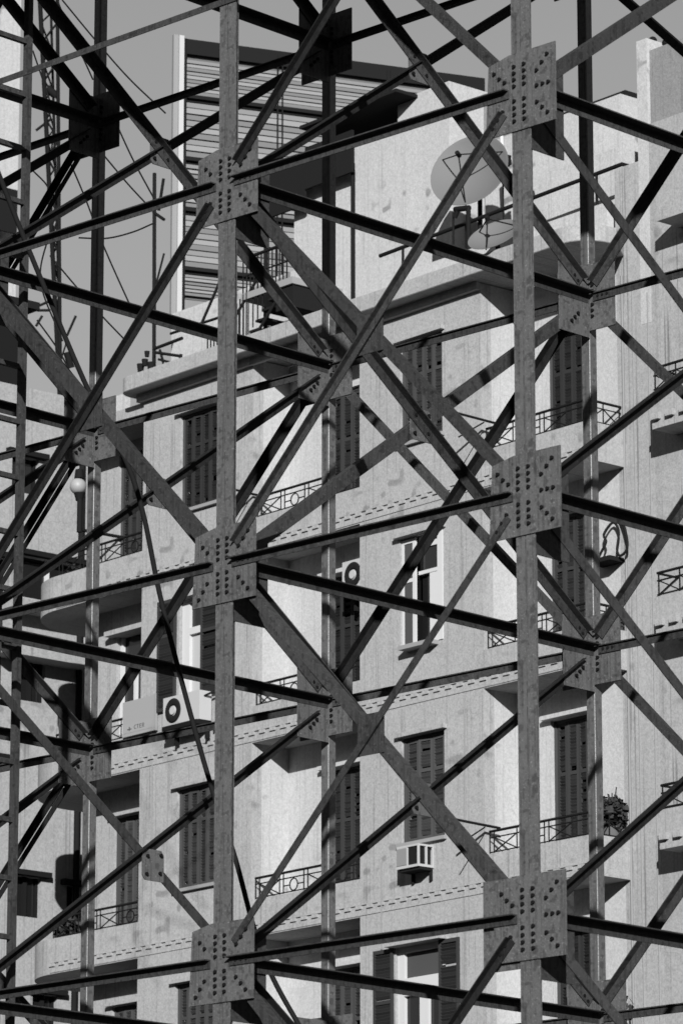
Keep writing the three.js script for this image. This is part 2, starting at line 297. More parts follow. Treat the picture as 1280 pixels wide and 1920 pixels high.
  // small window of the left recess, second storey
  {
    const a = -7.05, b = -6.2, y0 = 17.0, y1 = 18.77, w = new THREE.Group(); w.name = 'window'; apt.add(w);
    part('frame', [bx(a + 0.003, a + 0.07, y0, y1 - 0.003, -0.98, -0.88), bx(b - 0.07, b - 0.003, y0, y1 - 0.003, -0.98, -0.88), bx(a + 0.07, b - 0.07, y1 - 0.45, y1 - 0.4, -0.98, -0.88), bx((a + b) / 2 - 0.03, (a + b) / 2 + 0.03, y0, y1 - 0.45, -0.98, -0.88)], M.trim, w);
    part('pane', bx(a + 0.07, b - 0.07, y0, y1 - 0.003, -0.95, -0.94), M.glass, w);
    part('lintel', bx(a - 0.12, b + 0.1, y1 + 0.003, y1 + 0.09, -0.797, -0.6), M.facade, w);
  }
  // white French window with open dark shutters, fourth storey
  {
    const [a, b, y0, y1] = winM[3], w = new THREE.Group(); w.name = 'window'; w.userData.label = 'white French window with dark shutters open on both sides'; apt.add(w);
    part('frame', [bx(a + 0.003, a + 0.16, y0, y1 - 0.003, -0.14, -0.04), bx(b - 0.13, b - 0.003, y0, y1 - 0.003, -0.14, -0.04), bx(a + 0.16, b - 0.13, y1 - 0.09, y1 - 0.003, -0.14, -0.04), bx(a + 0.16, b - 0.13, y1 - 0.78, y1 - 0.5, -0.14, -0.03), bx(a + 0.52, a + 0.72, y0, y1 - 0.78, -0.14, -0.04)], M.trim, w);
    part('pane', bx(a + 0.16, b - 0.13, y1 - 0.5, y1 - 0.09, -0.11, -0.1), M.shutterGrey, w, 'grey transom pane');
    part('pane', bx(a + 0.16, a + 0.52, y0, y1 - 0.78, -0.11, -0.1), M.glass, w);
    part('pane', bx(a + 0.72, b - 0.13, y0, y1 - 0.78, -0.11, -0.1), M.glass, w);
    const l1 = part('shutter_leaf', leaf(0.46, y1 - y0), M.shutter, w); l1.position.set(a - 0.26, y0, 0.035);
    const l2 = part('shutter_leaf', leaf(0.46, y1 - y0), M.shutter, w); l2.position.set(b + 0.12, y0, 0.035);
    lintel(a, b, y1, w, 0.2);
  }
  // thin conduits and a rainwater pipe on the wall
  for (const [x, a, b] of [[-4.95, 12.9, 16.1], [1.0, 12.2, 13.6], [3.0, 14.0, 16.0]]) part('conduit', bar(V(x, a, 0.02), V(x, b, 0.02), 0.012), M.acGrey, apt);
}

// ---- rooftop rooms of the apartment building
{
  const box = (u0, u1, vTop, uTop, d, depth, mat, name, label, y0 = 22.7) => {
    const s0 = onFront(u0, vTop, d)[0], s1 = onFront(u1, vTop, d)[0], y1 = onFront(uTop, vTop, d)[1];
    return part(name, bx(s0, s1, y0, y1, d - depth, d), mat, apt, label);
  };
  const pent = box(745, 841, 152, 841, -2.2, 3.0, M.white, 'penthouse', 'tall white rooftop stair house');
  box(552, 745, 238, 745, -2.25, 2.8, M.white, 'penthouse', 'low white rooftop room');
  box(322, 552, 588, 325, -2.6, 1.2, M.white, 'stair_wall', 'white rooftop wall behind the stair');
  box(841, 910, 200, 880, -3.0, 2.2, M.greyWall, 'penthouse', 'rooftop room behind the satellite dish, its shade put in as grey colour');  // grey wall colour paints in the shade of this plane
  const p3 = box(908, 1163, 232, 1010, -2.6, 2.5, M.white, 'penthouse', 'long white rooftop wall under the handrail');
  box(1020, 1160, 300, 1090, -1.4, 1.1, M.white, 'penthouse', 'white rooftop parapet block');
}

// ================================================================ THINGS ON THE ROOF
{
  // handrail pipe along the roof edge
  const d = -0.9, a = onFront(712, 480, d), b = onFront(1165, 308, d), o = frontThing('roof_handrail', 'dark pipe handrail running along the roof edge above the cornice', 'handrail', 0, 0, d);
  const P = (q) => V(q[0], q[1], 0), gs = [bar(P(a), P(b), 0.035, 8), bar(P(b), V(b[0], b[1], -1.1), 0.035, 8)];
  part('rail', gs, M.iron, o);
  for (const t of [0.1, 0.37, 0.62, 0.9]) { const q = P(a).lerp(P(b), t); part('post', bar(q, V(q.x, 22.98, 0), 0.025, 6), M.iron, o); }
}
function dishThing(name, label, u, v, dd, R, tiltX, tiltY) {
  const [s, y] = onFront(u, v, dd), o = frontThing(name, label, 'satellite dish', s, y, dd, undefined);
  const pts = []; for (let i = 0; i <= 12; i++) { const r = R * i / 12; pts.push(new THREE.Vector2(r + 1e-4, 0.3 * R * (i / 12) ** 2)); }
  for (let i = 12; i >= 0; i--) { const r = R * i / 12; pts.push(new THREE.Vector2(r + 1e-4, 0.3 * R * (i / 12) ** 2 - 0.012)); }
  const g = new THREE.LatheGeometry(pts, 36); g.rotateX(Math.PI / 2);
  const e = new THREE.Euler(tiltX, tiltY, 0, 'YXZ'); g.applyQuaternion(new THREE.Quaternion().setFromEuler(e));
  part('reflector', g, M.dish, o);
  const dir = V(0, 0, 1).applyEuler(e), f = dir.clone().multiplyScalar(R * 0.95), rim = (a) => V(Math.cos(a) * R * 0.95, Math.sin(a) * R * 0.95, 0.2 * R).applyEuler(e);
  part('feed_arm', [bar(rim(0.5), f, 0.012), bar(rim(2.6), f, 0.012), bar(rim(4.7), f, 0.012)], M.iron, o);
  part('feed_horn', bar(f.clone().multiplyScalar(0.93), f.clone().multiplyScalar(1.1), 0.04, 8), M.iron, o);
  part('mount', [bar(V(0, -0.01, 0).addScaledVector(dir, -0.02), V(0, -0.25, 0).addScaledVector(dir, -0.25), 0.04, 8), bar(V(0, -0.25, 0).addScaledVector(dir, -0.25), V(0, 22.9 - y, 0).addScaledVector(dir, -0.25), 0.04, 8)], M.iron, o);
  return o;
}
dishThing('satellite_dish', 'large grey satellite dish on the roof, the upper of two', 888, 332, -1.3, 0.7, -0.3, 0.42);
dishThing('satellite_dish', 'lower grey satellite dish at the cornice, half hidden behind the column', 930, 452, 0.15, 0.44, -0.75, 0.35);
{
  const d = -0.55, [s, y] = onFront(878, 478, d), o = frontThing('pipe_stand', 'black pipe stand with a hanging hook beside the satellite dishes', 'pipe stand', s, y, d);
  part('post', bar(V(0, -0.2, 0), V(0, 0.82, 0), 0.04, 8), M.iron, o); part('arm', [bar(V(0.02, 0.8, 0), V(-0.32, 0.86, 0), 0.05, 8), bar(V(-0.24, 0.84, 0), V(-0.33, 0.72, 0), 0.04, 8)], M.iron, o);
  part('hook', bar(V(-0.37, 0.82, 0), V(-0.37, 0.2, 0), 0.02), M.iron, o); part('weight', new THREE.SphereGeometry(0.07, 10, 8).translate(-0.37, 0.16, 0), M.iron, o);
}
{
  const d = -1.6, [s, y] = onFront(942, 308, d), o = frontThing('roof_lamp', 'white tube lamp on a dark foot below the upper right gusset', 'lamp', s, y, d);
  part('tube', bar(V(0, 0.05, 0), V(-0.03, 0.62, 0), 0.035, 8), M.trim, o); part('foot', [bx(-0.12, 0.16, -0.04, 0.05, -0.05, 0.05), bar(V(0.1, -0.06, 0), V(0.14, 0.12, 0), 0.05, 8)], M.iron, o);
  part('stem', bar(V(0, -0.04, 0), V(0, 22.95 - y, 0), 0.015), M.iron, o);
  const [s2, y2] = onFront(991, 265, d), o2 = frontThing('floodlight', 'round black floodlight on the roof right of the front column', 'floodlight', s2, y2, d);
  part('housing', new THREE.SphereGeometry(0.13, 12, 10).scale(0.8, 1.1, 0.9), M.iron, o2); part('bracket', bar(V(0, 0, 0), V(-0.1, 22.9 - y2, 0), 0.02), M.iron, o2);
}
{ // black hoarding on the roof; black colour stands in for an opening in shade
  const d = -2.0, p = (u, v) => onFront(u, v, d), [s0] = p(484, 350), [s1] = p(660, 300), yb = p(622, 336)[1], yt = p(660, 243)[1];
  const o = frontThing('rooftop_shade_panels', 'black hoarding on the roof in front of the slatted sign', 'shade_panels', 0, 0, d);
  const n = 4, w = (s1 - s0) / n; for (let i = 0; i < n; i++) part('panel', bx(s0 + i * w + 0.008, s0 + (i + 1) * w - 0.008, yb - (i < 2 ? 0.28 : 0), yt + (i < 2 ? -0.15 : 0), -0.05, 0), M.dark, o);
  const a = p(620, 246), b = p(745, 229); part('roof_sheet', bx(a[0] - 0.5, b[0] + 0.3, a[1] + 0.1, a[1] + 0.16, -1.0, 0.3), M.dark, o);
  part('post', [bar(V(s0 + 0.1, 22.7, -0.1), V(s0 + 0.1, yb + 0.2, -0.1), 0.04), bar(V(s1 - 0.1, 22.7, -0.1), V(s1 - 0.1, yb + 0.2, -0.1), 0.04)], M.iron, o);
}
{ // big slatted sign seen on the roof, its own bearing
  const o = thing('slatted_sign', 'large rooftop sign frame filled with pale horizontal slats', 'sign');
  const base = far(334, 560, 87), ang = THREE.MathUtils.degToRad(21);
  o.position.copy(base); o.rotation.y = ang;                      // x runs right and away
  const ux = V(Math.cos(ang), 0, -Math.sin(ang)), nrm = V(Math.sin(ang), 0, Math.cos(ang));
  const at = (u, v) => { const r = sight(u, v), c = base.clone().sub(camera.position).dot(nrm) / r.dot(nrm), q = r.multiplyScalar(c).add(camera.position).sub(base); return [q.dot(ux), q.y]; };
  const W = at(908, 190)[0], yT = at(340, 72)[1], rows = [at(340, 100)[1], at(345, 180)[1], at(345, 297)[1], at(345, 392)[1], at(345, 503)[1], at(345, 558)[1]];
  const slatTone = [0.14, 0.18, 0.22].map((g) => plain(g, 0.9));
  part('post', bx(-0.03, 0.07, -0.6, yT + 0.05, -0.12, 0.04), M.ac, o, 'bright left edge post'); part('post', bx(-0.13, -0.033, -0.6, yT + 0.08, -0.12, -0.03), M.acGrey, o, 'grey outer edge post');
  part('post', bx(0.075, 0.13, -0.6, yT, -0.06, 0.03), M.iron, o);
  part('top_beam', bx(0.13, W, rows[0], yT, -0.25, 0.02), M.dark, o);
  for (const y of rows.slice(1, 5)) part('cross_beam', [bx(0.13, W, y - 0.03, y + 0.045, -0.1, 0.015), bx(0.13, W, y - 0.11, y - 0.085, -0.06, 0.0)], M.dark, o);
  for (let k = 0; k < 5; k++) { const n = k < 4 ? 9 : 6, h = (rows[k] - rows[k + 1] - 0.15) / n; for (let i = 0; i < n; i++) { const y = rows[k + 1] + 0.05 + i * h; const m = part('slat', bx(0.13, W, y + 0.003 + 0.012 * ((i * 3 + k) % 3) / 2, y + h - 0.012 - 0.008 * ((i * 7 + k) % 2), -0.03 - 0.006 * (i % 3), -0.005 - 0.006 * ((i * 5 + k) % 3)), slatTone[(i * 5 + k * 3) % 3], o); m.rotation.x = -0.03 + 0.03 * ((i * 7 + k * 3) % 3) / 2; m.position.y = 0; m.rotation.x = 0; } }
  part('backing', bx(0.13, W, rows[5], yT, -0.12, -0.09), M.slatBack, o);
  for (const u of [520, 529, 725, 731]) { const x = at(u, 200)[0]; part('upright', bx(x - 0.012, x + 0.012, rows[5], yT - 0.1, 0.0, 0.03), M.iron, o); }
  for (const x of [1.5, 3.2, 4.8]) part('strut', bar(V(x, 0.3, -0.1), V(x, -1.6, -1.4), 0.05), M.iron, o);
}
{ // rooftop stair with landing
  const d = -1.2, p = (u, v) => onFront(u, v, d), o = frontThing('rooftop_stair', 'black iron stair and railed landing on the roof at the left', 'staircase', 0, 0, d);
  const [sa, ya] = p(460, 545), [sb, yb] = p(548, 520), y0 = yb - 0.05;
  part('landing', bx(sa, sb + 0.12, y0 - 0.1, y0 + 0.02, -1.2, 0.1), M.trimGrey, o);
  part('underside', bx(sb - 0.38, sb + 0.08, y0 - 0.5, y0 - 0.105, -1.1, 0.05), M.dark, o);
  const b = []; for (let x = sa; x < sb; x += 0.1) b.push(bar(V(x, y0, 0.05), V(x, y0 + 0.68, 0.05), 0.014)); b.push(bar(V(sa, y0 + 0.68, 0.05), V(sb, y0 + 0.68, 0.05), 0.03), bar(V(sa, y0 + 0.35, 0.05), V(sb, y0 + 0.35, 0.05), 0.015));
  part('railing', b, M.iron, o);
  for (let i = 0; i < 9; i++) { const x = sb - 0.5 - i * 0.17, y = y0 - 0.2 - i * 0.155; part('tread', bx(x - 0.14, x + 0.12, y - 0.035, y + 0.005, -0.9, 0.02), M.dark, o); }
  part('stringer', bar(V(sb - 0.3, y0 - 0.18, -0.9), V(sb - 1.9, y0 - 1.6, -0.9), 0.04), M.dark, o); part('stringer', bar(V(sb - 0.3, y0 - 0.2, 0.03), V(sb - 1.9, y0 - 1.64, 0.03), 0.03), M.dark, o);
  const hr = []; for (let i = 0; i < 12; i++) { const x = sb - 0.75 - i * 0.13, y = y0 - 0.4 - i * 0.118; hr.push(bar(V(x, y, 0.05), V(x, y + 0.75, 0.05), 0.013)); } hr.push(bar(V(sb - 0.7, y0 + 0.4, 0.05), V(sb - 2.3, y0 - 1.05, 0.05), 0.028)); part('railing', hr, M.iron, o);
  const r2 = []; const [sc, yc] = p(345, 640), [sd] = p(438, 600); for (let x = sd - 0.6; x < sd + 0.5; x += 0.09) r2.push(bar(V(x, 23.15, 0.1), V(x, 23.15 + 0.75 + Math.max(0, x - sd + 0.4) * 0.7, 0.1), 0.014));
  const q = [p(330, 628), p(420, 598)].map((k) => V(k[0], k[1], 0.12)); r2.push(bar(q[0], q[1], 0.025)); const q2 = [p(385, 612), p(425, 520)].map((k) => V(k[0], k[1], 0.1)); r2.push(bar(q2[0], q2[1], 0.028));
  part('railing', r2, M.iron, o);
  part('post', [bar(V(sb - 0.25, 22.7, -0.2), V(sb - 0.25, y0, -0.2), 0.06), bar(V(sb - 0.02, 22.7, -0.8), V(sb - 0.02, y0, -0.8), 0.05)], M.iron, o);
}
{ // aerial pole at the left of the sign, roof frame at its foot
  const d = -0.9, p = (u, v) => V(...onFront(u, v, d), 0), o = frontThing('aerial_pole', 'thin dark aerial pole standing on the left end of the roof', 'aerial', 0, 0, d);
  const b = p(290, 680), t = p(290, 325); b.y = 22.7;
  part('pole', bar(b, t, 0.035, 8), M.iron, o);
  for (const g of [bar(p(298, 395), p(307, 335), 0.03), bar(p(288, 398), p(308, 412), 0.03), bar(p(290, 545), p(308, 475), 0.02), bar(p(289, 545), p(312, 530), 0.03)]) part('element', g, M.iron, o);
  const f = frontThing('folding_frame', 'black metal frame lying at the foot of the aerial pole', 'metal frame', 0, 0, d + 0.15);
  const k = (u, v) => V(...onFront(u, v + 6, d + 0.15), 0);
  for (const g of [bar(k(290, 648), k(342, 628), 0.03), bar(k(292, 655), k(340, 662), 0.03), bar(k(298, 668), k(330, 676), 0.025), bar(k(340, 658), k(338, 670), 0.03), bar(k(300, 650), k(306, 672), 0.025), bar(k(306, 672), k(306, 700), 0.02)]) part('bar', g, M.iron, f);
  const c = frontThing('roof_pots', 'cluster of dark pots left of the aerial pole', 'pots', 0, 0, d + 0.2);
  for (const [u, v, r] of [[264, 690, 0.07], [272, 680, 0.06], [276, 664, 0.05], [284, 688, 0.08]]) { const q = V(...onFront(u, v, d + 0.2), 0); part('pot', [new THREE.CylinderGeometry(r, r * 0.75, r * 2, 12).translate(q.x, q.y, 0)], M.iron, c); }
  part('stand', [bx(k(258, 690).x, k(290, 690).x, 22.72, k(275, 697).y, -0.15, 0.1)], M.trimGrey, c);
}
// ================================================================ RIGHT BUILDING
const rb = frontThing('neighbouring_building', 'pale building with vertical rain streaks and a roof tower at the right edge', 'building', 0, 0, 0);
{
  const d = -0.8;
  part('wall', bx(5.725, 6.27, 0, 24.2, d - 6, d), M.streaked, rb);
  part('wall', bx(6.27, 6.5, 0, 21.5, d - 6, d), M.streaked, rb); part('wall', bx(6.27, 6.5, 21.503, 26.2, d - 6, d), M.white, rb, 'bright corner strip of the roof tower');
  part('wall', bx(6.5, 14, 0, 24.75, d - 6, d - 0.004), M.streaked, rb);
  part('tower_panel', bx(6.5, 8.6, 24.75, 26.0, d - 6, d - 0.06), M.greyWall, rb, 'dark stained panel of the roof tower');
  for (const [x, y] of [[6.34, 26.27], [6.64, 26.15]]) part('knob', new THREE.SphereGeometry(0.07, 10, 8).translate(x, y, d - 0.3), M.iron, rb);
  part('seam', [bar(V(5.86, 0, d + 0.01), V(5.86, 22.4, d + 0.01), 0.022), bar(V(6.08, 0, d), V(6.08, 22.2, d), 0.012), bar(V(6.42, 0, d), V(6.42, 22, d), 0.012)], M.acGrey, rb);
  const dent = boxUV(bx(-0.075, 0.075, -0.05, 0.05, 0, 0.07), 6);
  const x0 = 6.98, z1 = d + 0.5;
  { const c = onFront(1230, 415, z1); part('canopy', bx(c[0], 14, c[1], c[1] + 0.17, d, z1), M.facade, rb); }
  for (const [v, u] of [[803, 1230], [1190, 1236], [1592, 1240]]) {
    const y = onFront(u, v, z1)[1];
    const bal = part('balcony', [bx(x0, 14, y, y + 0.14, d, z1), bx(x0, 14, y + 0.14, y + 0.6, z1 - 0.1, z1), bx(x0, x0 + 0.1, y + 0.14, y + 0.6, d, z1 - 0.1)], M.streaked, rb);
    for (let x = x0 + 0.12; x < 9.5; x += 0.3) { const m = new THREE.Mesh(dent, M.facade); m.name = 'dentil'; m.position.set(x, y + 0.18, z1 + 0.001); m.castShadow = m.receiveShadow = true; rb.add(m); }
    const t = y + 0.98, h = y + 0.6, z = z1 - 0.05, gs = [bar(V(x0, t, z), V(14, t, z), 0.022), bar(V(x0, t - 0.12, z), V(14, t - 0.12, z), 0.014), bar(V(x0, h + 0.04, z), V(14, h + 0.04, z), 0.014), bar(V(x0, t, z), V(x0, t, d), 0.02)];
    for (let x = x0 + 0.03; x < 10; x += 0.45) gs.push(bar(V(x, h, z), V(x, t, z), 0.013), bar(V(x, h + 0.04, z), V(x + 0.45, t - 0.12, z), 0.011), bar(V(x, t - 0.12, z), V(x + 0.45, h + 0.04, z), 0.011));
    part('railing', gs, M.iron, bal);
    part('door', [bx(x0 + 0.55, x0 + 1.7, y + 0.1, y + 2.35, d - 0.002, d + 0.03)], M.shutter, rb);
  }
  const a = onFront(1100, 200, -4), b = onFront(1188, 226, -4);
  part('roof_canopy', [bx(a[0] - 1.2, b[0] + 0.2, b[1] + 0.25, b[1] + 0.4, -6, -3.6), bx(a[0] - 1.2, b[0] + 0.2, b[1] - 0.05, b[1] + 0.15, -5.5, -4)], M.dark, rb);
}

// ================================================================ LEFT BUILDING AND FAR TOWER
const SL = -11.2;
const lb = frontThing('left_building', 'grey side wall of the building at the left edge with small dark windows', 'building', SL, 0, 0);
{
  const q = (u, v) => onSide(u, v, SL);                   // [d, y]
  const yTop = q(80, 733)[1];
  const [dF] = q(-60, 900);
  const rect = (u0, u1, v0, v1) => { const A = q(u0, v0), B = q(u1, v0), C = q(u0, v1); return [B[0], A[0], C[1], A[1]]; };
  const holes = [rect(24, 74, 852, 920), rect(40, 150, 1040, 1118), rect(38, 86, 1236, 1312), rect(28, 78, 1640, 1716), rect(126, 142, 1660, 1740), rect(62, 108, 1862, 1990), rect(-30, 14, 1040, 1180), rect(-30, 6, 1420, 1500)];
  const sh = new THREE.Shape([new THREE.Vector2(-dF, 0), new THREE.Vector2(16, 0), new THREE.Vector2(16, yTop), new THREE.Vector2(-dF, yTop)]);
  for (const [a, b, c, e] of holes) sh.holes.push(new THREE.Path([new THREE.Vector2(-b, c), new THREE.Vector2(-b, e), new THREE.Vector2(-a, e), new THREE.Vector2(-a, c)]));
  const g = new THREE.ExtrudeGeometry(sh, { depth: 0.25, bevelEnabled: false }); g.translate(0, 0, -0.25); g.rotateY(Math.PI / 2);
  part('wall', g, M.farWall, lb);
  part('wall', [bx(-8, -0.25, 0, yTop, dF - 0.25, dF), bx(-8, -7.8, 0, yTop, -16, dF - 0.25)], M.farWall, lb);
  part('roof', bx(-7.8, -0.25, yTop - 0.3, yTop - 0.1, -16, dF - 0.25), M.greyWall, lb);
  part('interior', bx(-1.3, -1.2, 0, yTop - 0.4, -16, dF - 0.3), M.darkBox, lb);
  for (const [a, b, c, e] of holes) {
    const w = new THREE.Group(); w.name = 'window'; lb.add(w);
    part('pane', bx(-0.16, -0.14, c, e, a, b), M.glass, w);
    const m = (a + b) / 2; part('frame', [bx(-0.14, -0.08, c, e, m - 0.04, m + 0.04), bx(-0.14, -0.1, c, e, a, a + 0.05)], b - a > 0.8 ? M.trim : M.iron, w);
    part('lintel', bx(0.003, 0.14, e + 0.003, e + 0.1, a - 0.15, b + 0.15), M.iron, w);
  }
  for (const [u0, u1, v0, v1] of [[-20, 146, 1258, 1238], [0, 160, 1172, 1160]]) { const A = q(u0, v0 - (u1 - u0) * 0.21), B = q(u1, v0); part('balcony', bx(0.003, 0.5, B[1], B[1] + 0.16, B[0], A[0]), M.farWall, lb); }
  part('drainpipe', [bar(V(0.06, 0, q(142, 1500)[0]), V(0.06, yTop - 0.2, q(142, 1500)[0]), 0.06, 8)], M.iron, lb);
  const r0 = q(62, 600), r1 = q(-40, 600), r2 = q(30, 555); part('shadow_block', [bx(-2.4, -0.35, yTop, r2[1] - 0.15, r0[0], r1[0])], M.iron, lb, 'dark rooftop block with the shadow of an awning put into its colour'); part('shadow_block_top', bx(-2.7, -0.05, r2[1] - 0.147, r2[1], r0[0] - 0.2, r1[0]), M.dark, lb);  // dark block stands in for a balcony awning in shadow
}
{
  const S = -26, o = frontThing('white_tower', 'tall pale tower block far behind the left edge', 'tower block', S, 0, 0), e = onSide(50, 250, S)[0];
  part('wall', bx(-10, 0, 0, 62, e + 0.9, e + 20), M.towerWall, o); part('corner_strip', bx(-9, -0.3, 0, 61, e, e + 0.9), M.white, o, 'bright corner strip');
  const w0 = onSide(0, 350, S), w1 = onSide(30, 440, S); part('window', bx(0.002, 0.05, w1[1], w0[1], w1[0], w0[0] + 1.5), M.dark, o);
  const w2 = onSide(0, 565, S), w3 = onSide(34, 660, S); part('window', bx(0.002, 0.05, w3[1], w2[1], w3[0], w2[0] + 1.5), M.dark, o);
}

// ================================================================ AIR CONDITIONERS, PLANTS, SMALL THINGS ON THE FRONT
function splitUnit(name, label, s, y, d, w, h) {
  const o = frontThing(name, label, 'air conditioner', s, y, d);
  part('casing', bx(0, w, 0, h, -0.26, 0), M.ac, o);
  const R = h * 0.42, cx = R + 0.06, ring = new THREE.TorusGeometry(R * 0.72, R * 0.3, 6, 24); ring.scale(1, 1, 0.25); ring.translate(cx, h / 2, 0.004);
  part('fan_grille', ring, M.dark, o); part('fan_hub', new THREE.CylinderGeometry(R * 0.34, R * 0.34, 0.03, 16).rotateX(Math.PI / 2).translate(cx, h / 2, 0.01), M.ac, o);
  part('bracket', [bx(0.02, w - 0.02, -0.08, -0.003, -0.26, 0.04), bx(0.06, 0.1, -0.3, -0.08, -0.28, -0.2), bx(w - 0.1, w - 0.06, -0.3, -0.08, -0.28, -0.2)], M.iron, o);
  return o;
}
{ const [s, y] = onFront(306, 1364, 0.32); const o = splitUnit('air_conditioner', 'white split air conditioner with round fan under the open left window', s, y, 0.32, 0.98, 0.5); part('pipe', tube([V(0.95, 0.4, -0.1), V(1.15, 0.45, -0.2), V(1.28, 0.2, -0.28), V(1.1, -0.05, -0.29), V(1.0, -0.2, -0.3)], 0.02, 20), M.cable, o); }
{ const [s, y] = onFront(640, 1104, -0.5); splitUnit('air_conditioner', 'air conditioner with dark round fan beside the recessed balcony door', s + 0.02, y - 0.06, -0.5, 0.72, 0.5); }
{ // box-shaped window unit
  const d = 0.33, [s, y] = onFront(743, 1631, d), o = frontThing('window_air_conditioner', 'box-shaped window air conditioner below the grey closed shutter', 'air conditioner', s, y, d), W = 0.52, H = 0.36;
  part('casing', [bx(0, W, 0, 0.04, -d + 0.003, 0), bx(0, W, H - 0.03, H, -d + 0.003, 0), bx(0, 0.26, 0.04, H - 0.03, -d + 0.02, -0.002), bx(W - 0.03, W, 0.04, H - 0.03, -0.03, 0), bx(W - 0.03, W, 0.04, H - 0.03, -0.19, -0.16), bx(W - 0.03, W, 0.04, H - 0.03, -d + 0.003, -0.3)], M.ac, o);
  part('grille', [bx(0.26, W - 0.04, 0.04, H - 0.03, -d + 0.04, -0.02)], M.dark, o); part('front_panel', bx(0.01, 0.24, 0.05, H - 0.04, -0.002, 0.008), M.acGrey, o);
  const br = new THREE.Shape([new THREE.Vector2(0, 0), new THREE.Vector2(-0.3, 0), new THREE.Vector2(-0.3, -0.22)]), bg = new THREE.ExtrudeGeometry(br, { depth: W - 0.04, bevelEnabled: false }); bg.rotateY(Math.PI / 2); bg.scale(1, 1, 1); 
  part('bracket', [bx(0.03, 0.07, -0.2, -0.003, -d + 0.003, -d + 0.05), bx(W - 0.07, W - 0.03, -0.2, -0.003, -d + 0.003, -d + 0.05), bx(0.01, W - 0.01, -0.045, -0.003, -d + 0.05, -0.04)], M.dark, o);
}
function plant(name, label, s, y, d, r, n, sd, ph = 0.22) {
  const o = frontThing(name, label, 'potted plant', s, y, d); seed = sd;
  part('pot', [new THREE.CylinderGeometry(0.14, 0.1, ph, 14).translate(0, ph / 2, 0)], M.pot, o);
  const gs = []; for (let i = 0; i < n; i++) {
    const a = rnd() * 6.283, e = Math.acos(2 * rnd() - 1), q = r * Math.cbrt(rnd()), l = new THREE.PlaneGeometry(0.05 + 0.04 * rnd(), 0.09 + 0.06 * rnd());
    l.rotateX(rnd() * 6); l.rotateY(rnd() * 6); l.translate(Math.cos(a) * Math.sin(e) * q, ph + r * 0.85 + Math.cos(e) * q * 0.9, Math.sin(a) * Math.sin(e) * q); gs.push(l);
  }
  const f = part('foliage', gs, M.leaf, o); const st = []; for (let i = 0; i < 5; i++) st.push(bar(V(0, ph - 0.02, 0), V((rnd() - 0.5) * r * 1.6, ph + r * (0.9 + 1.4 * rnd()), (rnd() - 0.5) * r), 0.01)); part('stem', st, M.leaf, o);
}
{ const [s, y] = onFront(1150, 1562, -0.6); plant('potted_plant', 'dark bushy plant on the right balcony end, third storey', s - 0.06, SLABS[2] + 0.14, -0.6, 0.27, 300, 3, 0.68); }
{ const [s] = onFront(1150, 1146, -0.6); plant('potted_plant', 'dark plant on the right balcony end, second storey', s - 0.1, SLABS[1] + 0.14, -0.6, 0.2, 200, 9, 0.4); }
{ const [s, y] = onFront(1175, 1850, -0.6); plant('potted_plant', 'tall straggly plant against the streaked wall at the lower right', s - 0.2, SLABS[3] + 0.14, -0.45, 0.34, 150, 19, 0.9); }
{ const [s, y] = onFront(120, 1075, 0); plant('potted_plant', 'small plants on the rounded balcony at the left', s, SLABS[0] + 0.14, -0.25, 0.14, 90, 29, 0.42); }
{ const [s, y] = onFront(105, 1740, 0); plant('potted_plant', 'leafy plants on the lower rounded balcony', s, SLABS[2] + 0.14, -0.3, 0.25, 260, 31, 0.42); }
{ // shelf with hoses on the right wall
  const d = -0.7, [s, y] = onFront(1141, 1052, d), o = frontThing('wall_shelf', 'black wall shelf with looping hose at the right recess', 'shelf', s, y, d);
  part('shelf', bx(-0.24, 0.24, -0.05, 0.02, -0.09, 0.22), M.dark, o);
  part('hose', tube([V(-0.1, 0.9, 0), V(0.2, 0.72, 0), V(0.42, 0.4, 0.05), V(0.45, 0.1, 0.05), V(0.3, 0.02, 0.05), V(0.2, 0.12, 0.02), V(0.22, 0.45, 0), V(0.1, 0.6, 0), V(-0.06, 0.42, 0.05), V(0.02, 0.3, 0.08), V(-0.14, 0.06, 0.1)], 0.022, 70), M.cable, o);
}
for (const [u, v, w] of [[917, 791, 'top storey'], [919, 1549, 'third storey'], [476, 927, 'top storey, left recess']]) { // washing-line brackets that stick out of the balcony corner
  const [s, y] = onFront(u, v, 0), o = frontThing('line_bracket', `black washing-line bracket poking out of the balcony corner, ${w}`, 'bracket', s, y, 0);
  part('arm', bar(V(0.05, -0.02, -0.15), V(0, 0.02, 0.72), 0.022), M.iron, o); part('brace', bar(V(0, -0.03, 0.12), V(-0.05, -0.35, 0.62), 0.012), M.iron, o);
}
{ // globe lamp at the left corner
  const d = 0.1, [s, y] = onFront(147, 912, d), o = frontThing('globe_lamp', 'white globe lamp on a short dark post at the left corner of the block', 'lamp', s, y, d);
  part('globe', new THREE.SphereGeometry(0.15, 16, 12), M.globe, o); part('cap', [new THREE.CylinderGeometry(0.07, 0.09, 0.16, 10).translate(0.03, 0.22, 0), new THREE.CylinderGeometry(0.1, 0.06, 0.14, 10).translate(0.04, -0.2, 0)], M.iron, o);
  part('pole', [bar(V(0.06, -0.25, 0), V(0.06, -0.85, 0), 0.05, 8), bar(V(0.06, -0.8, 0), V(0.1, -0.8, -0.95), 0.03, 6)], M.iron, o);
}
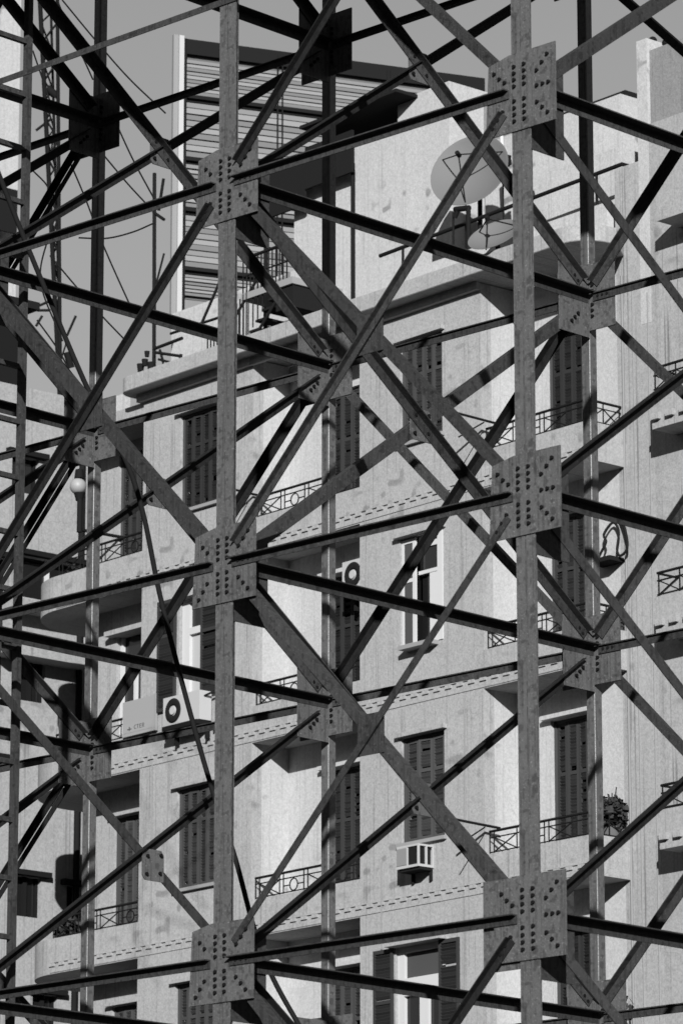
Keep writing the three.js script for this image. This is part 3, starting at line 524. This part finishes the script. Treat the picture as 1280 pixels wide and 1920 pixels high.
{ // printed cloth hung over the left balcony
  const a = onFront(232, 1320, 0.06), b = onFront(282, 1388, 0.06), o = frontThing('balcony_screen', 'pale printed screen panel standing on the left balcony, third storey', 'screen panel', a[0], SLABS[1] + 0.6, 0.05), w = b[0] - a[0] + 0.12, h = 0.62;
  part('panel', bx(0, w, 0.003, h, 0, 0.025), M.cloth, o);
  const cv = document.createElement('canvas'); cv.width = 256; cv.height = 64; const c = cv.getContext('2d'); c.fillStyle = '#8c8c8c'; c.fillRect(0, 0, 256, 64); c.fillStyle = '#3a3a3a'; c.font = 'bold 40px monospace'; c.fillText('CTER', 90, 46); c.fillRect(30, 36, 40, 7); c.fillRect(46, 22, 8, 30);
  const t = new THREE.CanvasTexture(cv); t.colorSpace = THREE.SRGBColorSpace; const m = new THREE.Mesh(new THREE.PlaneGeometry(w * 0.9, 0.16).translate(w / 2, 0.14, 0.029), new THREE.MeshStandardMaterial({ map: t, roughness: 0.95 })); m.name = 'lettering'; o.add(m);
  part('frame', [bx(w, w + 0.04, 0, h + 0.02, -0.02, 0.03)], M.trimGrey, o);
}

// ================================================================ ADDED BLOCKS out of view: put in to keep low sky off the fronts
{
  const row = (name, label, x0, x1, z0, z1, h, face) => {
    const o = frontThing(name, label, 'building', 0, 0, 0); part('wall', bx(x0, x1, 0, h, z0, z1), M.greyWall, o); part('cornice', bx(x0 - 0.4, x1 + 0.4, h, h + 0.5, z0 - 0.4, z1 + 0.4), M.greyWall, o);
    for (let y = 4; y < h - 3; y += 3.4) for (let t = 4; t < (face === 'z' ? x1 - x0 : z1 - z0) - 4; t += 5.5) part('window', face === 'z' ? bx(x0 + t, x0 + t + 1.5, y, y + 2, z0 - 0.05, z0 - 0.003) : bx(x0 - 0.05, x0 - 0.003, y, y + 2, z0 + t, z0 + t + 1.5), M.glass, o);
  };
  row('added_rear_blocker', 'unseen block row added behind the viewer to hold back low sky light', -70, 62, 66, 80, 33, 'z');
  row('added_side_blocker', 'unseen block added on the right, out of frame, to hold back low sky light', 82, 96, -40, 50, 34, 'x');
}

// ================================================================ MAST AND WIRES
{
  const D = 95, q = (u, v) => far(u, v, D), o = thing('lattice_mast', 'thin lattice aerial mast against the sky at the far left', 'mast');
  const L1 = (t) => q(74 + 40 * t, -30 + 800 * t), L2 = (t) => q(108 + 6 * t, -30 + 800 * t);
  part('leg', bar(L1(0), L1(1.05), 0.05), M.iron, o); part('leg', bar(L2(0), L2(1.05), 0.045), M.iron, o); const L3 = (t) => q(92 + 22 * t, -30 + 800 * t).add(V(0, 0, -0.6)); part('leg', bar(L3(0), L3(1.05), 0.03), M.iron, o);
  const z = []; for (let i = 0; i < 22; i++) z.push(bar(i % 2 ? L1(i / 22) : L2(i / 22), i % 2 ? L2((i + 1) / 22) : L1((i + 1) / 22), 0.026), bar(i % 2 ? L3(i / 22) : L1(i / 22), i % 2 ? L1((i + 1) / 22) : L3((i + 1) / 22), 0.02)); part('lacing', z, M.iron, o);
  for (const g of [bar(q(70, 575), q(100, 562), 0.03), bar(q(70, 582), q(96, 582), 0.03), bar(q(68, 612), q(80, 592), 0.03), bar(q(126, 630), q(143, 592), 0.03), bar(q(68, 245), q(98, 222), 0.03), bar(q(85, 90), q(95, 110), 0.09), bar(q(88, 165), q(106, 180), 0.09), bar(q(110, 690), q(126, 640), 0.02), bar(q(126, 660), q(134, 690), 0.08)]) part('element', g, M.iron, o);
}
{
  const D = 60, w = [
    ['longest wire slanting from the top edge to the aerial pole', [[117, 0], [173, 68], [240, 145], [311, 213]]],
    ['thin wire at the top left beside the mast', [[104, -10], [122, 35], [141, 75], [175, 150]]],
    ['short wire meeting the aerial pole from the upper left', [[170, 262], [198, 295], [240, 345], [275, 383]]],
    ['steep wire just left of the aerial pole', [[222, 240], [250, 300], [292, 378]]],
    ['steep wire crossing the left rear column down to the roof', [[130, 300], [160, 371], [192, 455], [244, 572], [262, 610]]],
    ['sagging wire tied to the aerial pole', [[148, 446], [200, 447], [250, 435], [290, 418]]],
    ['wire close along the left of the ladder top', [[62, 95], [84, 160], [100, 215], [96, 300]]],
    ['slack wire looping below the mast elements', [[60, 318], [90, 350], [104, 392], [76, 520], [118, 640]]],
    ['thin wire from the mast foot to the roof edge', [[70, 600], [112, 660], [150, 735]]],
    ['lower wire from the mast to the roof parapet', [[94, 479], [148, 543], [192, 593], [237, 640]]]];
  for (const [l, p] of w) tag(part('wire', tube(p.map(([u, v]) => far(u, v, D)), 0.012, 30, 5), M.cable, scene), l, 'wire');
}

// ================================================================ STEEL TOWER
const A0 = 3.0151, B0 = 4.2058, HH = 3;
const tower = thing('steel_tower', 'bolted steel lattice scaffold of columns, beams and cross braces filling the foreground', 'lattice tower');
tower.position.set(-0.8693, 10.7923 + EYE, -32.1651); tower.rotation.y = -YAW;
const node = (i, j, k) => V(i * A0, -k * HH, -j * B0);
function angleIron(P, Q, n, { w = 0.07, f = 0.07, th = 0.009, e = 1, off = 0, dbl = 0, back = false } = {}) {
  const t = Q.clone().sub(P), len = t.length(); t.normalize(); let v = n.clone().cross(t); let fl = 1; if (v.y < 0) { v.negate(); fl = -1; }
  const m = new THREE.Matrix4().makeBasis(t, v, n.clone().multiplyScalar(1)); if (m.determinant() < 0) m.makeBasis(t.clone().negate(), v, n);
  const gs = [];
  if (dbl) gs.push(bx(-len / 2, len / 2, dbl / 2, w / 2, 0, th), bx(-len / 2, len / 2, -w / 2, -dbl / 2, 0, th)); else gs.push(bx(-len / 2, len / 2, -w / 2, w / 2, 0, th));
  const y0 = e > 0 ? w / 2 - th : -w / 2; gs.push(back ? bx(-len / 2, len / 2, y0, y0 + th, -f, 0) : bx(-len / 2, len / 2, y0, y0 + th, th, f));
  const c = P.clone().add(Q).multiplyScalar(0.5).addScaledVector(n, off);
  m.setPosition(c); return gs.map((g) => g.applyMatrix4(m));
}
const cut = (P, Q, a, b) => { const d = Q.clone().sub(P).normalize(); return [P.clone().addScaledVector(d, a), Q.clone().addScaledVector(d, -b)]; };
{
  const NX = V(1, 0, 0), NZ = V(0, 0, 1), K0 = -2, K1 = 4;
  // columns
  const yTop = 2.5 * HH, yBot = -(tower.position.y - 0.01);
  for (let i = -2; i <= 1; i++) {
    const x = i * A0; part('column', [bx(x - 0.088, x - 0.005, yBot, yTop, 0, 0.012), bx(x + 0.005, x + 0.088, yBot, yTop, 0, 0.012), bx(x - 0.017, x - 0.005, yBot, yTop, -0.09, 0), bx(x + 0.005, x + 0.017, yBot, yTop, -0.09, 0)], M.plate, tower);
  }
  for (let i = -3; i <= 1; i++) {
    const s = new THREE.Shape(), w = 0.086, r = 0.018, th = 0.012;       // equal angle, heel towards +x, -z(out)
    s.moveTo(-w, 0); s.lineTo(-r, 0); s.quadraticCurveTo(0, 0, 0, r); s.lineTo(0, w); s.lineTo(-th, w); s.lineTo(-th, th); s.lineTo(-w, th); s.closePath();
    const g = new THREE.ExtrudeGeometry(s, { depth: yTop - yBot, bevelEnabled: false, curveSegments: 5 }); g.rotateX(-Math.PI / 2);   // (x, y, up) -> x, z = -y
    g.translate(i * A0 + 0.03, yBot, -B0 + 0.03);
    part('column', g, M.heel, tower);
  }
  // gusset plates
  const poly = (pts, th) => new THREE.ExtrudeGeometry(new THREE.Shape(pts.map(([x, y]) => new THREE.Vector2(x, y))), { depth: th, bevelEnabled: false });
  const boltG = boxUV(new THREE.CylinderGeometry(0.0135, 0.0155, 0.02, 6).rotateX(Math.PI / 2), 1);
  const boltX = boxUV(new THREE.CylinderGeometry(0.0135, 0.0155, 0.02, 6).rotateZ(Math.PI / 2), 1);
  const addBolts = (plate, list, alongX) => {
    for (const [x, y, z] of list) { const m = new THREE.Mesh(alongX ? boltX : boltG, M.bolt); m.name = 'bolt'; m.position.set(x, y, z); m.castShadow = m.receiveShadow = true; plate.add(m); }
  };
  for (let k = K0; k <= K1; k++) {
    for (let i = -2; i <= 1; i++) {
      const c = node(i, 0, k);
      const g = poly([[-0.33, -0.29], [0.34, -0.29], [0.34, 0.3], [-0.1, 0.3], [-0.3, 0.26]], 0.012); g.translate(c.x, c.y, 0.012);
      const p = part('gusset_plate', g, M.plate, tower);
      if (i === 1 && k === 2) part('gusset_plate', bx(c.x - 0.44, c.x - 0.02, c.y - 0.34, c.y + 0.3, -0.013, -0.002), M.plate, tower);
      const g2 = poly([[0.02, -0.42], [-0.4, -0.42], [-0.4, 0.28], [0.02, 0.28]].map(([a, b]) => [a, b]).reverse(), 0.012); g2.rotateY(Math.PI / 2); g2.scale(1, 1, -1);
      const g2b = bx(c.x + 0.018, c.x + 0.03, c.y - 0.42, c.y + 0.28, -0.42, -0.001);
      part('gusset_plate', g2b, M.steel, tower);
      if (i >= 0 && k >= -1 && k <= 2) {
        const b = []; for (const x of [-0.048, 0.048]) for (const y of [-0.215, -0.165, -0.115, -0.062, 0.05, 0.1, 0.15, 0.2]) b.push([c.x + x, c.y + y, 0.031]);
        for (const q of [0, 1, 2]) b.push([c.x + 0.17 + q * 0.055, c.y + 0.005, 0.031], [c.x + 0.17 + q * 0.05, c.y - 0.12 - q * 0.05, 0.031], [c.x + 0.17 + q * 0.05, c.y + 0.12 + q * 0.05, 0.031], [c.x - 0.16 - q * 0.045, c.y - 0.12 - q * 0.055, 0.031]);
        if (i === 0) b.push([c.x - 0.16, c.y + 0.12, 0.031], [c.x - 0.21, c.y + 0.17, 0.031]); else b.push([c.x - 0.14, c.y + 0.1, 0.031], [c.x - 0.19, c.y + 0.14, 0.031], [c.x - 0.24, c.y + 0.19, 0.031]);
        addBolts(p, b);
      }
    }
    for (let i = -3; i <= 1; i++) {
      const c = node(i, 1, k);
      const p1 = part('gusset_plate', bx(c.x - 0.3, c.x + 0.32, c.y - 0.28, c.y + 0.3, -B0 + 0.034, -B0 + 0.046), M.plate, tower);
      const p2 = part('gusset_plate', bx(c.x + 0.034, c.x + 0.046, c.y - 0.34, c.y + 0.26, -B0 + 0.046, -B0 + 0.42), M.plate, tower);
      if (i >= -2 && i <= 0 && k >= -1 && k <= 2) {
        addBolts(p1, [0.06, 0.11, 0.16, -0.06, -0.11, -0.16].map((y) => [c.x + 0.085, c.y + y, -B0 + 0.054]).concat([0.15, 0.2, 0.25].map((x) => [c.x + x, c.y, -B0 + 0.054])));
        addBolts(p2, [[0.2, -0.16], [0.24, -0.2], [0.28, -0.24], [0.2, 0.12], [0.24, 0.16]].map(([z, y]) => [c.x + 0.054, c.y + y, -B0 + z]), true);
      }
    }
  }
  const tones = [0.85, 1, 1.18].map((t) => { const m = M.steel.clone(); m.color = flat(t); m.userData = { size: 1.2 }; return m; }); let tn = 0;
  const tone = () => tones[(tn = (tn * 5 + 7) % 11) % 3];
  const beam = (P, Q, n, o) => part('beam', angleIron(...cut(P, Q, o.a ?? 0.05, o.b ?? 0.05), n, o), tone(), tower);
  const brace = (P, Q, n, o) => part('brace', angleIron(...cut(P, Q, o.a ?? 0.16, o.b ?? 0.16), n, o), o.m ?? tone(), tower);
  // front row, side by side
  for (let k = K0; k <= 3; k++) for (let i = -1; i <= 0; i++) {
    beam(node(i, 0, k), node(i + 1, 0, k), NZ, { w: 0.066, f: 0.062, off: 0.026, a: 0.1, b: 0.1 });
    if (k === -1) { const P = node(i, 0, -0.5), Q = node(i + 1, 0, -0.5); part('beam', angleIron(P, Q, NZ, { w: 0.05, f: 0.05, off: 0.014, back: true }), M.steel, tower); }
    const top = [node(i, 0, k), node(i + 1, 0, k)], bot = [node(i, 0, k + 1), node(i + 1, 0, k + 1)];
    if (k < -1 || (i === -1 && k !== 0)) continue;
    brace(bot[0], top[1], NZ, i === 0 && k === 1 ? { w: 0.06, f: 0.05, off: 0.026, back: true, a: 0.2, b: 0.2 } : { w: 0.06, f: 0.055, off: 0.026, a: 0.2, b: 0.2, m: i === -1 || k !== 0 ? M.black : M.steel });
    brace(top[0], bot[1], NZ, i === -1 ? { w: 0.1, f: 0.06, off: -0.012, back: true, a: 0.14, b: 0.14 } : { w: 0.075, f: 0.06, off: -0.012, back: true, a: 0.14, b: 0.14 });
    if (k >= 0) { const c = top[0].clone().add(bot[1]).multiplyScalar(0.5); part('gusset_plate', bx(c.x - 0.13, c.x + 0.13, c.y - 0.15, c.y + 0.15, 0.0, 0.01), M.steel, tower); }
  }
  // rear row, side by side
  for (let k = K0; k <= 3; k++) for (let i = -3; i <= 0; i++) {
    const z = 0.05;
    beam(node(i, 1, k), node(i + 1, 1, k), NZ, { w: 0.07, f: 0.03, off: z, a: 0.1, b: 0.1 });
    if (i === 0 || (i === -1 && k === 0)) brace(node(i, 1, k), node(i + 1, 1, k + 1), NZ, { w: 0.07, f: 0.05, off: 0.028, back: true });
    if (i === 0 || i === -3 || k === 0) brace(node(i, 1, k + 1), node(i + 1, 1, k), NZ, i === -3 ? { w: 0.13, f: 0.05, off: z, dbl: 0.018, m: M.black } : { w: 0.08, f: 0.07, off: z, m: i === -1 || i === -2 ? M.black : M.steel });
  }
  // cross frames from front row to rear row
  for (let i = -2; i <= 1; i++) for (let k = K0; k <= 3; k++) {
    beam(node(i, 0, k), node(i, 1, k), NX, { w: 0.09, f: 0.095, off: 0.04, a: 0.12, b: 0.06 });
    const rise = (i === 0 && k === 0) || (i === 1 && k === -1);
    const low = i === -1 && k === 1 ? V(0, -0.16, 0) : V(0, 0, 0);
    brace(node(i, 0, k).add(low), node(i, 1, k + 1).add(low), NX, i === 1 || low.y ? { w: 0.085, f: 0.06, off: 0.03, back: true, a: 0.2, b: 0.2 } : { w: 0.09, f: 0.075, off: 0.05, a: 0.2, b: 0.2 });
    brace(node(i, 0, k + 1), node(i, 1, k), NX, rise ? { w: 0.1, f: 0.06, off: 0.025, back: true, a: 0.2, b: 0.2 } : { w: 0.085, f: 0.05, off: 0.03, a: 0.2, b: 0.2, m: M.black });
    const c = node(i, 0, k).add(node(i, 1, k + 1)).multiplyScalar(0.5); { const pg = poly([[-0.12, -0.09], [-0.09, -0.13], [0.12, -0.13], [0.12, 0.09], [0.09, 0.13], [-0.12, 0.13]], 0.01); pg.rotateY(Math.PI / 2); pg.translate(c.x + 0.038, c.y + low.y, c.z); const cp = part('gusset_plate', pg, M.plate, tower); if (i === 0 || i === -1) addBolts(cp, [[0.07, 0.07], [-0.07, -0.06], [0.08, -0.08], [-0.08, 0.09]].map(([z, y]) => [c.x + 0.056, c.y + low.y + y, c.z + z]), true); }
  }
}
{ // advertising panel carried by the tower, above the picture: it shades the upper part of the frame
  const o = thing('advertising_panel', 'sheet-metal advertising panel mounted on top of the steel tower', 'billboard'); o.position.copy(tower.position); o.rotation.y = -YAW;
  const y0 = 2.72, n = 8; for (let i = 0; i < n; i++) part('sheet', bx(-9 + i * 3, -6.01 + i * 3, y0, y0 + 4.5, 0.1, 0.14), M.trimGrey, o);
  for (const g of [bx(-9, 15, y0 - 0.08, y0 - 0.003, 0.1, 0.2), bx(-9, 15, y0 + 4.503, y0 + 4.6, 0.1, 0.2)]) part('frame', g, M.iron, o);
}
{ // ladder fixed to the left cross frame
  const o = thing('steel_ladder', 'tall steel ladder with square rungs fixed at the left edge of the tower', 'ladder'); o.position.copy(tower.position); o.rotation.y = -YAW;
  const x = -A0 - 0.12, zr = -0.72, zl = -0.3, y0 = -12.3, y1 = 5;
  for (const z of [zr, zl]) part('rail', bx(x - 0.03, x + 0.03, y0, y1, z - 0.025, z + 0.025), M.steel, o);
  for (let y = y0 + 0.3; y < y1; y += 0.472) part('rung', bx(x - 0.02, x + 0.02, y - 0.02, y + 0.02, zr + 0.025, zl - 0.025), M.steel, o);
}
{ // slack cable hanging through the frame
  const D = 36, p = [[-12, 300], [40, 432], [89, 551], [172, 744], [240, 872], [268, 960], [300, 1115], [343, 1285], [398, 1480], [440, 1605], [478, 1745], [510, 1830], [562, 1925]];
  tag(part('hanging_cable', tube(p.map(([u, v]) => far(u, v, D)), 0.021, 120, 8), M.cable, scene), 'thick black cable hanging slack through the left of the steel tower', 'cable');
}

scene.traverse((o) => { if (o.isMesh) { o.castShadow = true; o.receiveShadow = true; } });
renderer.render(scene, camera);
